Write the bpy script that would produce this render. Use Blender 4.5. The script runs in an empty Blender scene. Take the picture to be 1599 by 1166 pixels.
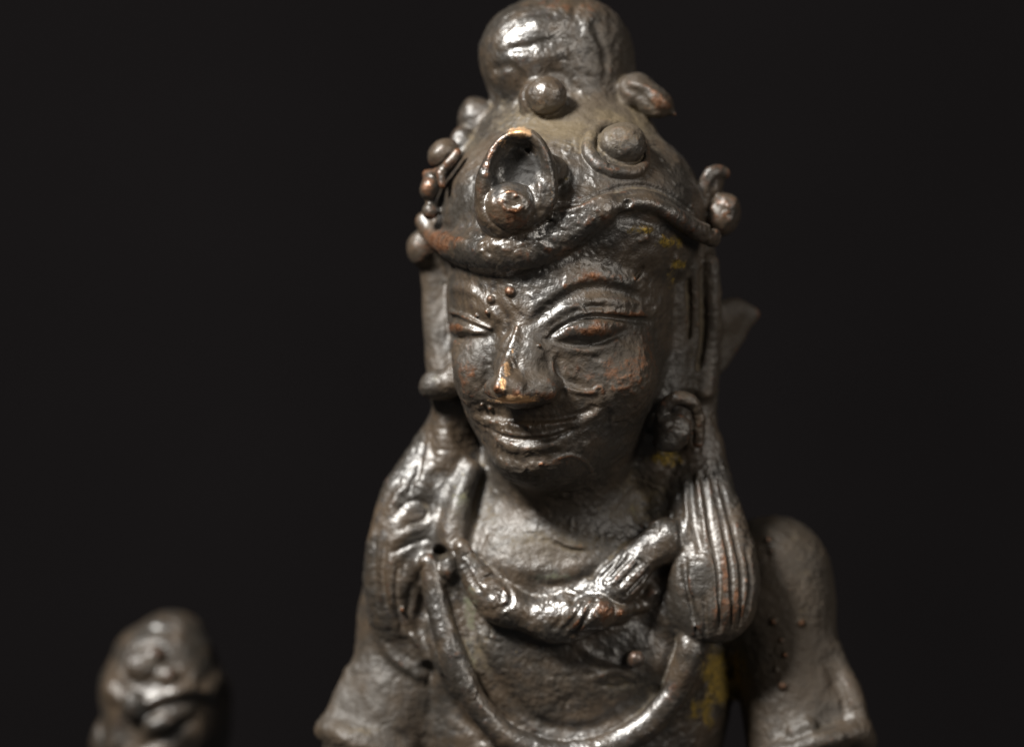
import bpy, math, os, time
import numpy as np
from mathutils import Matrix, Vector, Euler
from concurrent.futures import ThreadPoolExecutor
T0 = time.time()
VOX = 2.0          # grid spacing of the carved surface, in model units

# ------------------------------------------------------------------ units and camera
# model units: x right, y away from the lens, z up; 1 unit = 0.05 mm, origin in the middle of the head's plane
S = 5e-5
D = 5800.0                     # lens to origin
PITCH = math.radians(14)       # the lens looks down on the bronze by this much
UC, VC, W, H = 799.5, 583.0, 1599.0, 1166.0
ROT = Matrix.Rotation(-PITCH, 3, 'X')
LIFT = Vector((0, 0, 0.085))
def world(p): return ROT @ (Vector(p) * S) + LIFT
C = bpy.context.scene.collection
scene = bpy.context.scene

cam = bpy.data.cameras.new('camera')
cam.sensor_width = 36.0
cam.lens = 36.0 * D / W
cam.clip_start = 0.01
cam.clip_end = 20
cam.dof.use_dof = True
cam.dof.focus_distance = (D - 185) * S
cam.dof.aperture_fstop = (cam.lens / 1000.0) / (175 * S)      # opening 175 units across
cam_o = bpy.data.objects.new('camera', cam)
C.objects.link(cam_o)
cam_o.location = world((0, -D, 0))
cam_o.rotation_euler = (math.pi / 2 - PITCH, 0, 0)
scene.camera = cam_o

# ------------------------------------------------------------------ light
wd = bpy.data.worlds.new('World')
scene.world = wd
wd.use_nodes = True
wd.node_tree.nodes['Background'].inputs[0].default_value = (1.0, 0.96, 0.92, 1)
wd.node_tree.nodes['Background'].inputs[1].default_value = 0.035
def area(name, pos, target, size, power, color):
    l = bpy.data.lights.new(name, 'AREA')
    l.shape = 'RECTANGLE'; l.size = size[0] * S; l.size_y = size[1] * S
    l.energy = power; l.color = color
    o = bpy.data.objects.new(name, l)
    C.objects.link(o)
    p, t = world(pos), world(target)
    o.location = p
    o.rotation_euler = (t - p).to_track_quat('-Z', 'Y').to_euler()
    return o
area('key_softbox', (-2750, -2850, 3500), (-50, 0, 0), (1350, 1050), 2.05, (1.0, 0.965, 0.91))
area('fill_softbox', (4300, -4200, 1800), (0, 0, 0), (2400, 2400), 0.34, (1.0, 0.925, 0.83))
scene.view_settings.view_transform = 'Standard'
scene.view_settings.look = 'None'
scene.view_settings.exposure = 0
scene.view_settings.gamma = 1
scene.cycles.use_denoising = True
scene.cycles.max_bounces = 6

# ------------------------------------------------------------------ noise
_r = np.random.RandomState(7)
LAT = _r.rand(64, 64, 64).astype(np.float32) * 2 - 1
def noise(p, s, seed=0):
    q = p / s + seed * 17.31
    i = np.floor(q).astype(np.int64); f = (q - i).astype(np.float32)
    f = f * f * f * (f * (f * 6 - 15) + 10)
    a = i & 63; b = (i + 1) & 63
    x, y, z = f[:, 0], f[:, 1], f[:, 2]
    def g(i0, i1, i2): return LAT[i0, i1, i2]
    c00 = g(a[:, 0], a[:, 1], a[:, 2]) * (1 - x) + g(b[:, 0], a[:, 1], a[:, 2]) * x
    c10 = g(a[:, 0], b[:, 1], a[:, 2]) * (1 - x) + g(b[:, 0], b[:, 1], a[:, 2]) * x
    c01 = g(a[:, 0], a[:, 1], b[:, 2]) * (1 - x) + g(b[:, 0], a[:, 1], b[:, 2]) * x
    c11 = g(a[:, 0], b[:, 1], b[:, 2]) * (1 - x) + g(b[:, 0], b[:, 1], b[:, 2]) * x
    return (c00 * (1 - y) + c10 * y) * (1 - z) + (c01 * (1 - y) + c11 * y) * z

def P(u, v, y=0.0):
    """point at depth y that the lens sees at photograph position u, v"""
    k = (D + y) / D
    return np.array([(u - UC) * k, y, (VC - v) * k], dtype=np.float64)
def rotm(yaw=0, pitch=0, roll=0):
    return np.array(Euler((math.radians(pitch), math.radians(roll), math.radians(yaw)), 'XYZ').to_matrix(), dtype=np.float64)
def smooth_path(p, n=6, closed=False):
    p = np.asarray(p, float); m = len(p)
    if m < 3 and not closed: 
        t = np.linspace(0, 1, n * (m - 1) + 1)[:, None]
        return p[0] * (1 - t) + p[1] * t
    out = []
    for i in range(m if closed else m - 1):
        a, b, c, d = (p[(i - 1) % m], p[i], p[(i + 1) % m], p[(i + 2) % m]) if closed else (p[max(i - 1, 0)], p[i], p[i + 1], p[min(i + 2, m - 1)])
        for k in range(n):
            t = k / n
            out.append(0.5 * ((2 * b) + (c - a) * t + (2 * a - 5 * b + 4 * c - d) * t * t + (3 * b - a - 3 * c + d) * t ** 3))
    out.append(p[0] if closed else p[-1])
    return np.array(out)

# ------------------------------------------------------------------ carving: a signed distance made of many strokes
MARG = 34.0
class Sculpt:
    def __init__(s, amp=1.0):
        s.ops = []; s.labels = []; s.amp = amp; s.cur = 0
    def part(s, name, parent=None, label=None):
        s.labels.append((name, parent, label)); s.cur = len(s.labels) - 1
        return s.cur
    def push(s, kind, fn, lo, hi, k, lab=None):
        m = (k if kind != 'disp' else 0) + (MARG if kind == 'add' else (8 if kind == 'sub' else 0))
        s.ops.append((kind, fn, np.asarray(lo) - m, np.asarray(hi) + m, k, s.cur if lab is None else lab))
    # -- distance shapes
    def ell(s, c, r, rot=None, k=20, op='add', lab=None):
        c = np.asarray(c, float); r = np.asarray(r, float); R = np.eye(3) if rot is None else rot
        def fn(p):
            q = (p - c) @ R
            a = np.sqrt(((q / r) ** 2).sum(1)) + 1e-9
            b = np.sqrt(((q / (r * r)) ** 2).sum(1)) + 1e-9
            return a * (a - 1) / b
        e = np.sqrt(((R * r) ** 2).sum(1))
        s.push(op, fn, c - e, c + e, k, lab)
    def box(s, c, r, rot=None, rnd=4, k=6, op='add', lab=None):
        c = np.asarray(c, float); r = np.asarray(r, float) - rnd; R = np.eye(3) if rot is None else rot
        def fn(p):
            q = np.abs((p - c) @ R) - r
            return np.sqrt((np.maximum(q, 0) ** 2).sum(1)) + np.minimum(q.max(1), 0) - rnd
        e = (np.abs(R) * (r + rnd)).sum(1)
        s.push(op, fn, c - e, c + e, k, lab)
    def _poly(s, pts, rad):
        pts = np.asarray(pts, float); rad = np.asarray(rad, float)
        A, B = pts[:-1], pts[1:]
        def fn(p):
            if len(p) * len(A) < 60000:
                ab = B - A; L = (ab * ab).sum(1) + 1e-9
                pa = p[:, None] - A[None]
                t = np.clip((pa * ab).sum(2) / L, 0, 1)
                pa -= t[..., None] * ab
                return (np.sqrt((pa * pa).sum(2)) - (rad[:-1] + (rad[1:] - rad[:-1]) * t)).min(1)
            best = np.full(len(p), 1e9)
            for a, b, ra, rb in zip(A, B, rad[:-1], rad[1:]):
                ab = b - a; L = ab @ ab + 1e-9
                pa = p - a
                t = np.clip(pa @ ab / L, 0, 1)
                d = np.sqrt(((pa - t[:, None] * ab) ** 2).sum(1)) - (ra + (rb - ra) * t)
                np.minimum(best, d, out=best)
            return best
        return fn
    def tube(s, pts, rad, k=8, op='add', n=6, closed=False, lab=None, flat=None):
        pts = np.asarray(pts, float)
        rad = np.full(len(pts), rad, float) if np.isscalar(rad) else np.asarray(rad, float)
        q = smooth_path(np.c_[pts, rad], n, closed)
        q[:, 3] = np.maximum(q[:, 3], 0.3)
        f0 = s._poly(q[:, :3], q[:, 3]); rm = q[:, 3].max()
        fn = f0
        if flat is not None:                              # (direction, factor): squeezed along the direction about the path's plane
            a = np.asarray(flat[0], float); a /= np.linalg.norm(a); fac = flat[1]
            M = np.eye(3) + (fac - 1) * np.outer(a, a)
            f1 = s._poly(q[:, :3] @ M.T, q[:, 3])
            fn = lambda p: f1(p @ M.T) / math.sqrt(fac)
        s.push(op, fn, q[:, :3].min(0) - rm, q[:, :3].max(0) + rm, k, lab)
    # -- relief: pushes the surface out (h > 0) or in (h < 0) near a path
    def relief(s, pts, w, h, n=5, closed=False, lab=None, sharp=False, taper=True):
        pts = np.asarray(pts, float)
        w = np.full(len(pts), w, float) if np.isscalar(w) else np.asarray(w, float)
        q = smooth_path(np.c_[pts, w], n, closed) if len(pts) > 1 else np.repeat(np.c_[pts, w], 2, 0)
        fn0 = s._poly(q[:, :3], np.zeros(len(q))); wm = w.max()
        ends = (q[0, :3], q[-1, :3]); tp = taper and not closed and len(pts) > 1
        def fn(p):
            d = fn0(p) / wm
            g = np.maximum(0, 1 - d) if sharp else np.exp(-(d * d) * 1.6)
            if tp:
                e = np.minimum(((p - ends[0]) ** 2).sum(1), ((p - ends[1]) ** 2).sum(1)) ** .5
                g = g * np.clip(0.25 + e / (2.2 * wm), 0, 1)
            return g * h
        m = wm * 2.0
        s.push('disp', fn, q[:, :3].min(0) - m, q[:, :3].max(0) + m, 0, lab if lab is not None else -1)
    # -- evaluation
    def ev(s, p, want=False, ops=None, fine=True):
        f = np.full(len(p), 1e3); lab = np.zeros(len(p), np.int16) if want else None
        for kind, fn, lo, hi, k, lb in (s.ops if ops is None else ops):
            m = ((p > lo) & (p < hi)).all(1)
            if not m.any(): continue
            full = m.all()
            q = p if full else p[m]
            d = fn(q); a = f if full else f[m]
            if kind == 'add':
                h = np.maximum(k - np.abs(a - d), 0) / max(k, 1e-6)
                r = np.minimum(a, d) - h * h * k * .25
                if want:
                    c = d < a
                    if full: lab[c] = lb
                    else:
                        t = lab[m]; t[c] = lb; lab[m] = t
            elif kind == 'sub':
                h = np.maximum(k - np.abs(a + d), 0) / max(k, 1e-6)
                r = np.maximum(a, -d) + h * h * k * .25
            else:
                r = a - d
                if want and lb >= 0:
                    c = d > 0.45 * np.abs(d).max() if len(d) else None
                    t = lab[m]; t[c] = lb; lab[m] = t
            if full: f = r
            else: f[m] = r
        if fine:
            n = (np.abs(f) < 40)
            q = p[n]
            if len(q):
                z = noise(q, 70, 1) * 2.4 + noise(q, 31, 2) * 1.5 + noise(q, 14, 3) * 0.85 + noise(q, 6.5, 4) * 0.5 * (1 + noise(q, 90, 9))
                f[n] -= z * s.amp
        return (f, lab) if want else f
    def ray(s, uv, y0=-420, y1=600, miss=0.0):
        """where the lens' rays through photograph positions uv meet the surface carved so far"""
        uv = np.asarray(uv, float)
        o = np.array([0, -D, 0.0]); d = np.c_[uv[:, 0] - UC, np.full(len(uv), D), VC - uv[:, 1]]
        d /= np.linalg.norm(d, axis=1)[:, None]
        t = np.full(len(uv), (D + y0) * 1.0); end = D + y1
        pa, pb = o + d * t[:, None], o + d * end
        xz = [0, 2]
        lo = np.minimum(pa, pb).min(0)[xz]; hi = np.maximum(pa, pb).max(0)[xz]
        ops = [q for q in s.ops if q[2][0] < hi[0] and q[3][0] > lo[0] and q[2][2] < hi[1] and q[3][2] > lo[1]]
        for _ in range(90):
            p = o + d * t[:, None]
            f = s.ev(p, fine=False, ops=ops)
            if (np.abs(f)[t < end] < .08).all(): break
            t = np.minimum(t + np.minimum(f, 25) * .8, end + 50)
        p = o + d * t[:, None]
        bad = p[:, 1] > y1
        if bad.any():
            if (~bad).any():
                yy = np.interp(np.arange(len(uv)), np.where(~bad)[0], p[~bad, 1])
            else: yy = np.full(len(uv), miss)
            for i in np.where(bad)[0]: p[i] = P(uv[i, 0], uv[i, 1], yy[i])
        return p
    def grad(s, p, h=1.5, fine=False):
        e = np.eye(3) * h
        g = np.stack([s.ev(p + e[i], fine=fine) - s.ev(p - e[i], fine=fine) for i in range(3)], 1)
        return g / (np.linalg.norm(g, axis=1)[:, None] + 1e-9)
    def on(s, uv, off=0.0):
        """points on the surface, lifted by off along its normal"""
        p = s.ray(uv)
        o = np.asarray(off, float)
        if np.any(o != 0):
            p = p + s.grad(p, 3) * (o if o.ndim == 0 else o[:, None])
        return p

def carve(sc, vox, z_cut):
    """signed distance -> vertices, quads, labels, normals (surface nets on a sparse grid)"""
    lo = np.min([o[2] for o in sc.ops if o[0] == 'add'], 0); hi = np.max([o[3] for o in sc.ops if o[0] == 'add'], 0)
    lo[2] = max(lo[2], z_cut - 10)
    B = 64 * vox; nb = np.ceil((hi - lo) / B).astype(int)
    N = nb * 64 + 4
    blocks = [(i, j, k) for i in range(nb[0]) for j in range(nb[1]) for k in range(nb[2])]
    def cut(p, f): return np.maximum(f, z_cut - p[:, 2])
    def do(b):
        b0 = np.array(b) * 64
        bl, bh = lo + b0 * vox - 20, lo + (b0 + 64) * vox + 20
        ops = [o for o in sc.ops if (o[2] < bh).all() and (o[3] > bl).all()]
        if not ops: return None
        g = np.arange(8) * 8
        c = np.stack(np.meshgrid(g, g, g, indexing='ij'), -1).reshape(-1, 3) + b0
        for size, nxt in ((8, 2), (2, 1)):
            p = lo + (c + size / 2) * vox
            f = cut(p, sc.ev(p, ops=ops, fine=size == 2))
            c = c[np.abs(f) < size * vox * (1.45 if size == 8 else 2.0) + (6 if size == 8 else 0)]
            if not len(c): return None
            g = np.arange(0, size, nxt)
            o = np.stack(np.meshgrid(g, g, g, indexing='ij'), -1).reshape(-1, 3)
            c = (c[:, None] + o[None]).reshape(-1, 3)
        o = np.stack(np.meshgrid([0, 1], [0, 1], [0, 1], indexing='ij'), -1).reshape(-1, 3)
        cc = (c[:, None] + o[None])
        key = (cc[..., 0] * N[1] + cc[..., 1]) * N[2] + cc[..., 2]
        uk, inv = np.unique(key.ravel(), return_inverse=True)
        up = np.stack([uk // (N[1] * N[2]), (uk // N[2]) % N[1], uk % N[2]], 1)
        p = lo + up * vox
        f, lab = sc.ev(p, want=True, ops=ops)
        f = cut(p, f)
        F = f[inv].reshape(-1, 8); L = lab[inv].reshape(-1, 8)
        m = (F.min(1) < 0) & (F.max(1) >= 0)
        return c[m], F[m], L[m], ops
    with ThreadPoolExecutor(4) as ex:
        res = [r for r in ex.map(do, blocks) if r is not None and len(r[0])]
    c = np.concatenate([r[0] for r in res]); F = np.concatenate([r[1] for r in res]); L = np.concatenate([r[2] for r in res])
    ck = (c[:, 0] * N[1] + c[:, 1]) * N[2] + c[:, 2]
    o = np.argsort(ck); ck, c, F, L = ck[o], c[o], F[o], L[o]
    off = np.array([[a, b, d] for a in (0, 1) for b in (0, 1) for d in (0, 1)], float)
    acc = np.zeros((len(c), 3)); cnt = np.zeros(len(c))
    for i in range(8):
        for b in (1, 2, 4):
            j = i | b
            if j == i: continue
            m = (F[:, i] < 0) != (F[:, j] < 0)
            t = F[:, i] / np.where(F[:, i] == F[:, j], 1, F[:, i] - F[:, j])
            acc[m] += (off[i] + (off[j] - off[i]) * t[:, None])[m]; cnt[m] += 1
    V = lo + (c + acc / cnt[:, None]) * vox
    quads = []
    st = {4: N[1] * N[2], 2: N[2], 1: 1}
    for ax, (o1, o2) in {4: (2, 1), 2: (1, 4), 1: (4, 2)}.items():
        m = np.where((F[:, 0] < 0) != (F[:, ax] < 0))[0]
        ks = [ck[m], ck[m] - st[o1], ck[m] - st[o1] - st[o2], ck[m] - st[o2]]
        ix = [np.clip(np.searchsorted(ck, k), 0, len(ck) - 1) for k in ks]
        ok = np.all([ck[i] == k for i, k in zip(ix, ks)], 0)
        q = np.stack(ix, 1)[ok]; flip = F[m[ok], 0] < 0
        q[~flip] = q[~flip][:, ::-1]
        quads.append(q)
    Q = np.concatenate(quads)
    # vertex label: label of the corner nearest the surface
    lab = L[np.arange(len(c)), np.abs(F).argmin(1)]
    # normals
    vb = ((c // 64) * [10000, 100, 1]).sum(1)
    nrm = np.zeros_like(V)
    jobs = []
    byops = {}
    for r in res: byops[int(((r[0][0] // 64) * [10000, 100, 1]).sum())] = r[3]
    def nj(key):
        ids = np.where(vb == key)[0]; ops = byops[key]; p = V[ids]
        h = 1.3
        T = np.array([[1, -1, -1], [-1, -1, 1], [-1, 1, -1], [1, 1, 1]], float)
        g = sum(t * cut(p + t * h, sc.ev(p + t * h, ops=ops))[:, None] for t in T)
        return ids, g / (np.linalg.norm(g, axis=1)[:, None] + 1e-9)
    with ThreadPoolExecutor(4) as ex:
        for ids, g in ex.map(nj, list(byops)): nrm[ids] = g
    return V, Q, lab, nrm

def curvature(V, Q, nrm, n1=4, n2=26):
    """signed bulge of the surface at a small and a large radius (+ ridge, - hollow)"""
    E = np.concatenate([Q[:, [0, 1]], Q[:, [1, 2]], Q[:, [2, 3]], Q[:, [3, 0]]])
    a = np.r_[E[:, 0], E[:, 1]]; b = np.r_[E[:, 1], E[:, 0]]
    deg = np.maximum(np.bincount(a, minlength=len(V)), 1)
    X = V.copy(); out = []
    for i in range(n2):
        X = np.stack([np.bincount(a, X[b, k], len(V)) for k in range(3)], 1) / deg[:, None]
        if i + 1 == n1: out.append(((V - X) * nrm).sum(1))
    out.append(((V - X) * nrm).sum(1))
    return out

def to_objects(root, base, sc, V, Q, lab, nrm, mats, attrs):
    """one mesh per label; parents by label"""
    base = np.array(base)
    qc = lab[Q]; ql = np.where((qc[:, 0] == qc[:, 2]), qc[:, 0], qc[:, 1])
    R = np.array(ROT)
    VW = (V * S) @ R.T + np.array(LIFT) - base
    NW = nrm @ R.T
    made = {}
    for i, (name, parent, label) in enumerate(sc.labels):
        q = Q[ql == i]
        if not len(q): print('empty part', name, i); continue
        u, inv = np.unique(q.ravel(), return_inverse=True)
        me = bpy.data.meshes.new(name)
        me.vertices.add(len(u)); me.vertices.foreach_set('co', VW[u].astype(np.float32).ravel())
        me.loops.add(len(q) * 4); me.loops.foreach_set('vertex_index', inv.astype(np.int32))
        me.polygons.add(len(q))
        me.polygons.foreach_set('loop_start', np.arange(0, len(q) * 4, 4, dtype=np.int32))
        me.update(calc_edges=True)
        me.polygons.foreach_set('use_smooth', np.ones(len(q), bool))
        for an, av in attrs.items():
            at = me.attributes.new(an, 'FLOAT', 'POINT'); at.data.foreach_set('value', av[u].astype(np.float32))
        me.normals_split_custom_set_from_vertices(NW[u].astype(np.float32))
        me.materials.append(mats)
        o = bpy.data.objects.new(name, me); C.objects.link(o)
        o.parent = made[parent] if parent is not None else root
        if label: o['label'] = label
        made[i] = o
    return made

# ------------------------------------------------------------------ material: aged bronze
def bronze(name, rough0=0.425):
    m = bpy.data.materials.new(name); m.use_nodes = True
    nt = m.node_tree; N = nt.nodes; Lk = nt.links
    N.clear()
    out = N.new('ShaderNodeOutputMaterial'); bs = N.new('ShaderNodeBsdfPrincipled')
    Lk.new(bs.outputs[0], out.inputs[0])
    tc = N.new('ShaderNodeTexCoord'); mp = N.new('ShaderNodeMapping')
    mp.inputs['Scale'].default_value = (1 / S / 100,) * 3       # texture unit = 100 model units
    Lk.new(tc.outputs['Object'], mp.inputs[0])
    def nz(scale, detail=4, rough=.6, dist=0):
        n = N.new('ShaderNodeTexNoise'); n.inputs['Scale'].default_value = scale
        n.inputs['Detail'].default_value = detail; n.inputs['Roughness'].default_value = rough
        n.inputs['Distortion'].default_value = dist
        Lk.new(mp.outputs[0], n.inputs['Vector']); return n.outputs['Fac']
    def at(a):
        n = N.new('ShaderNodeAttribute'); n.attribute_name = a; return n.outputs['Fac']
    def mth(op, a, b=None, c=None, clamp=False):
        n = N.new('ShaderNodeMath'); n.operation = op; n.use_clamp = clamp
        for i, x in enumerate((a, b, c)):
            if x is None: continue
            if isinstance(x, (int, float)): n.inputs[i].default_value = x
            else: Lk.new(x, n.inputs[i])
        return n.outputs[0]
    def rng(x, a, b, c=0., d=1.):
        n = N.new('ShaderNodeMapRange'); n.interpolation_type = 'SMOOTHSTEP'
        for i, q in enumerate((a, b, c, d)): n.inputs[i + 1].default_value = q
        Lk.new(x, n.inputs[0]); return n.outputs[0]
    def mix(f, a, b):
        n = N.new('ShaderNodeMix'); n.data_type = 'RGBA'
        Lk.new(f, n.inputs[0])
        for i, x in ((6, a), (7, b)):
            if isinstance(x, tuple): n.inputs[i].default_value = (*x, 1)
            else: Lk.new(x, n.inputs[i])
        return n.outputs[2]
    def mixf(f, a, b):
        n = N.new('ShaderNodeMix'); n.data_type = 'FLOAT'
        Lk.new(f, n.inputs[0])
        for i, x in ((2, a), (3, b)):
            if isinstance(x, (int, float)): n.inputs[i].default_value = x
            else: Lk.new(x, n.inputs[i])
        return n.outputs[0]
    n1 = nz(1.3, 5, .6); n2 = nz(5, 6, .65, .3); n3 = nz(18, 6, .7); n4 = nz(55, 3, .6)
    patina = mix(rng(n1, .4, .62), (0.0195, 0.0155, 0.0110), (0.051, 0.034, 0.0195))
    patina = mix(rng(n2, .5, .72), patina, (0.013, 0.0100, 0.0082))
    patina = mix(mth('MULTIPLY', at('matte'), .8), patina, (0.043, 0.032, 0.0215))
    # rubbed copper where edges have lost their patina
    wr = mth('ADD', at('wear'), mth('MULTIPLY', mth('SUBTRACT', n2, .5), 1.6))
    wr = mth('ADD', wr, mth('MULTIPLY', mth('SUBTRACT', n3, .5), 1.1))
    wear = rng(wr, .30, 1.05)
    copper = mix(rng(n3, .4, .66), (0.34, 0.15, 0.070), (0.12, 0.052, 0.026))
    col = mix(mth('MULTIPLY', wear, .85), patina, copper)
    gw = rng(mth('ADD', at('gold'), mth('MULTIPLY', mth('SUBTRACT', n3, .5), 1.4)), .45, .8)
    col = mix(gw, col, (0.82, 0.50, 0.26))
    # dust and earth settled in hollows and on top
    du = mth('ADD', at('dust'), mth('MULTIPLY', mth('SUBTRACT', n2, .5), .9))
    du = mth('ADD', du, mth('MULTIPLY', mth('SUBTRACT', n3, .5), 1.0))
    dust = rng(du, .33, .92)
    earth = mix(rng(n1, .42, .6), (0.120, 0.092, 0.054), (0.068, 0.053, 0.035))
    dustf = mth('MULTIPLY', dust, .75)
    col = mix(dustf, col, earth)
    ms = rng(mth('ADD', at('moss'), mth('MULTIPLY', mth('SUBTRACT', n2, .5), 2.2)), .42, .8)
    mosscol = mix(rng(n3, .4, .6), (0.25, 0.165, 0.028), (0.070, 0.055, 0.022))
    col = mix(ms, col, mosscol)
    vg = rng(mth('ADD', at('verdigris'), mth('MULTIPLY', mth('SUBTRACT', n2, .5), 2.0)), .4, .9)
    col = mix(mth('MULTIPLY', vg, .7), col, (0.11, 0.115, 0.075))
    soft = mth('MAXIMUM', mth('MAXIMUM', dustf, ms), vg)
    met = mixf(soft, mixf(mth('MAXIMUM', wear, gw), .0, .9), 0.0)
    leaf_black = rng(mth('ADD', at('leaf_black'), mth('MULTIPLY', mth('SUBTRACT', n2, .5), 1.2)), .35, .7)  # blackens and dulls the inside of the front leaf
    col = mix(mth('MULTIPLY', leaf_black, .9), col, (0.011, 0.010, 0.009))
    Lk.new(col, bs.inputs['Base Color'])
    soft = mth('MAXIMUM', soft, mth('MULTIPLY', leaf_black, .8))
    Lk.new(met, bs.inputs['Metallic'])
    rg = mth('ADD', mth('ADD', rough0 - .14, mth('MULTIPLY', n2, .20)), mth('MULTIPLY', n3, .14))
    rg = mth('ADD', rg, mth('MULTIPLY', at('matte'), .25))
    rg = mth('SUBTRACT', rg, mth('MULTIPLY', at('polish'), .07))
    rg = mixf(soft, rg, .78)
    Lk.new(rg, bs.inputs['Roughness'])
    Lk.new(mixf(mth('MAXIMUM', soft, mth('MULTIPLY', at('matte'), .8)), mth('ADD', 1.85, mth('MULTIPLY', at('polish'), .25)), 1.33), bs.inputs['IOR'])
    # fine casting grain, pits and scratches
    vo = N.new('ShaderNodeTexVoronoi'); vo.inputs['Scale'].default_value = 9; Lk.new(mp.outputs[0], vo.inputs['Vector'])
    pit = mth('MULTIPLY', rng(vo.outputs['Distance'], .0, .16), 1.0)
    b1 = nz(15, 1.5, .5); b2 = nz(5.5, 2, .5, .4); b3 = nz(32, 0, .5)
    hgt = mth('ADD', mth('MULTIPLY', b1, 0.95), mth('MULTIPLY', b2, 2.6))
    hgt = mth('ADD', hgt, mth('MULTIPLY', b3, .35))
    hgt = mth('ADD', hgt, mth('MULTIPLY', pit, .5))
    bp = N.new('ShaderNodeBump'); bp.inputs['Strength'].default_value = 1.0
    bp.inputs['Distance'].default_value = 0.85 * S
    Lk.new(hgt, bp.inputs['Height']); Lk.new(bp.outputs[0], bs.inputs['Normal'])
    return m

# ================================================================== THE FIGURE
rg0 = np.random.RandomState(11)
sc = Sculpt()
HY = -26                                             # the head is turned towards the photograph's left
hr = rotm(HY, 0, 0)
BODY = sc.part('body')
# torso, neck, arms
sc.ell(P(885, 1090, 125), (262, 130, 250), k=10)
sc.ell(P(890, 1420, 120), (235, 150, 330), k=60)
sc.ell(P(660, 960, 120), (100, 95, 110), k=60)
sc.ell(P(1200, 930, 130), (100, 95, 105), k=40)
sc.tube([P(893, 700, 70), P(895, 880, 90)], [112, 122], k=50)
sc.tube([P(1215, 895, 125), P(1230, 1030, 105), P(1254, 1180, 80), P(1282, 1330, 30)], [83, 84, 84, 74], k=25)
sc.tube([P(662, 930, 140), P(628, 1050, 125), P(580, 1190, 105), P(540, 1340, 60)], [88, 84, 82, 74], k=25)
sc.ell(P(800, 1010, 20), (120, 50, 90), rotm(0, 10), k=60)
sc.ell(P(985, 1030, 20), (100, 50, 80), rotm(0, 10), k=60)
sc.ell(P(1200, 884, 130), (68, 72, 72), k=36)
# hollows between arm and chest
sc.tube([P(1148, 1100, -60), P(1143, 1250, -60), P(1140, 1400, -60)], [18, 34, 40], k=20, op='sub', flat=((0, 1, 0), 0.12))
sc.tube([P(672, 1050, 0), P(668, 1250, -20), P(668, 1400, -20)], [8, 14, 24], k=16, op='sub', flat=((0, 1, 0), 0.25))
sc.ell(P(890, 720, 170), (200, 110, 190), k=40)            # hair and nape behind the neck
sc.ell(P(880, 895, 32), (180, 85, 112), rotm(0, 14), k=36)
sc.ell(P(880, 800, 75), (190, 75, 120), k=40)
sc.tube([P(700, 740, 50), P(698, 890, 25)], [38, 40], k=30)
sc.tube([P(1050, 760, 35), P(1058, 950, 8)], [38, 46], k=30)
sc.ell(P(722, 935, 25), (38, 34, 60), k=30)
# head
sc.ell(P(880, 470, 12), (177, 202, 240), hr, k=22)
sc.ell(P(873, 622, -24), (134, 148, 150), hr, k=55)
sc.ell(P(838, 712, -112), (52, 40, 34), hr, k=55)          # chin
sc.ell(P(955, 588, -105), (62, 50, 55), hr, k=45)          # cheek
sc.ell(P(752, 580, -90), (40, 50, 55), hr, k=45)

# cap over the hair
CAP = sc.part('headdress_cap')
sc.ell(P(890, 345, 25), (214, 205, 172), hr, k=12)
sc.ell(P(885, 205, 50), (135, 120, 62), k=40)
# topknot
KNOT = sc.part('topknot')
sc.ell(P(872, 92, 70), (121, 112, 98), rotm(0, 0, 4), k=14)
sc.ell(P(880, 140, 70), (112, 105, 55), k=30)
sc.ell(P(820, 85, 12), (64, 60, 70), rotm(0, 0, 20), k=40)
sc.ell(P(892, 48, 35), (66, 64, 50), rotm(0, 0, 10), k=34)
sc.relief(sc.on([(790, 78), (830, 72), (870, 58), (893, 30), (900, 5)]), 8, -3.5)
sc.relief(sc.on([(810, 50), (842, 38), (862, 24)]), 22, 4)
sc.relief(sc.on([(815, 96), (850, 90), (885, 80)]), 15, 5)
sc.relief(sc.on([(925, 20), (915, 50), (935, 75)]), 10, 4)
sc.relief(sc.on([(905, 95), (935, 112), (965, 105)]), 12, 3.5)
sc.relief(sc.on([(850, 112), (885, 120), (900, 150)]), 8, -3)
sc.relief(sc.on([(765, 112), (795, 104), (812, 122), (808, 155)]), 9, -3.5)
sc.relief(sc.on([(785, 140), (800, 90)]), 16, 5)
sc.relief(sc.on([(930, 40), (945, 90), (940, 130)]), 9, -3.5)

# lump behind on the left, spike and boss at the foot of the topknot
KB = sc.part('knob', CAP, 'blurred lump low at the left of the topknot')
sc.ell(P(742, 188, 90), (30, 30, 38), k=14)
sc.ell(P(720, 225, 60), (20, 26, 30), k=14)
BO = sc.part('boss', CAP, 'round boss in front of the topknot')
sc.ell(P(838, 158, -50), (30, 26, 33), k=10)
sc.ell(P(852, 150, -76), (32, 30, 31), k=4)
SP = sc.part('spike', CAP, 'pointed knob right of the topknot')
sc.ell(P(994, 142, 0), (30, 34, 30), rotm(0, 0, 30), k=10)
sc.ell(P(1020, 158, -10), (32, 30, 26), rotm(0, 0, 35), k=10)
sc.tube([P(1015, 150, -5), P(1052, 178, -12)], [16, 3], k=8)
sc.relief(sc.on([(975, 135), (1000, 150), (1022, 172)]), 7, -5)
sc.relief(sc.on([(990, 128), (1020, 142), (1040, 165)]), 8, 4)

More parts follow.
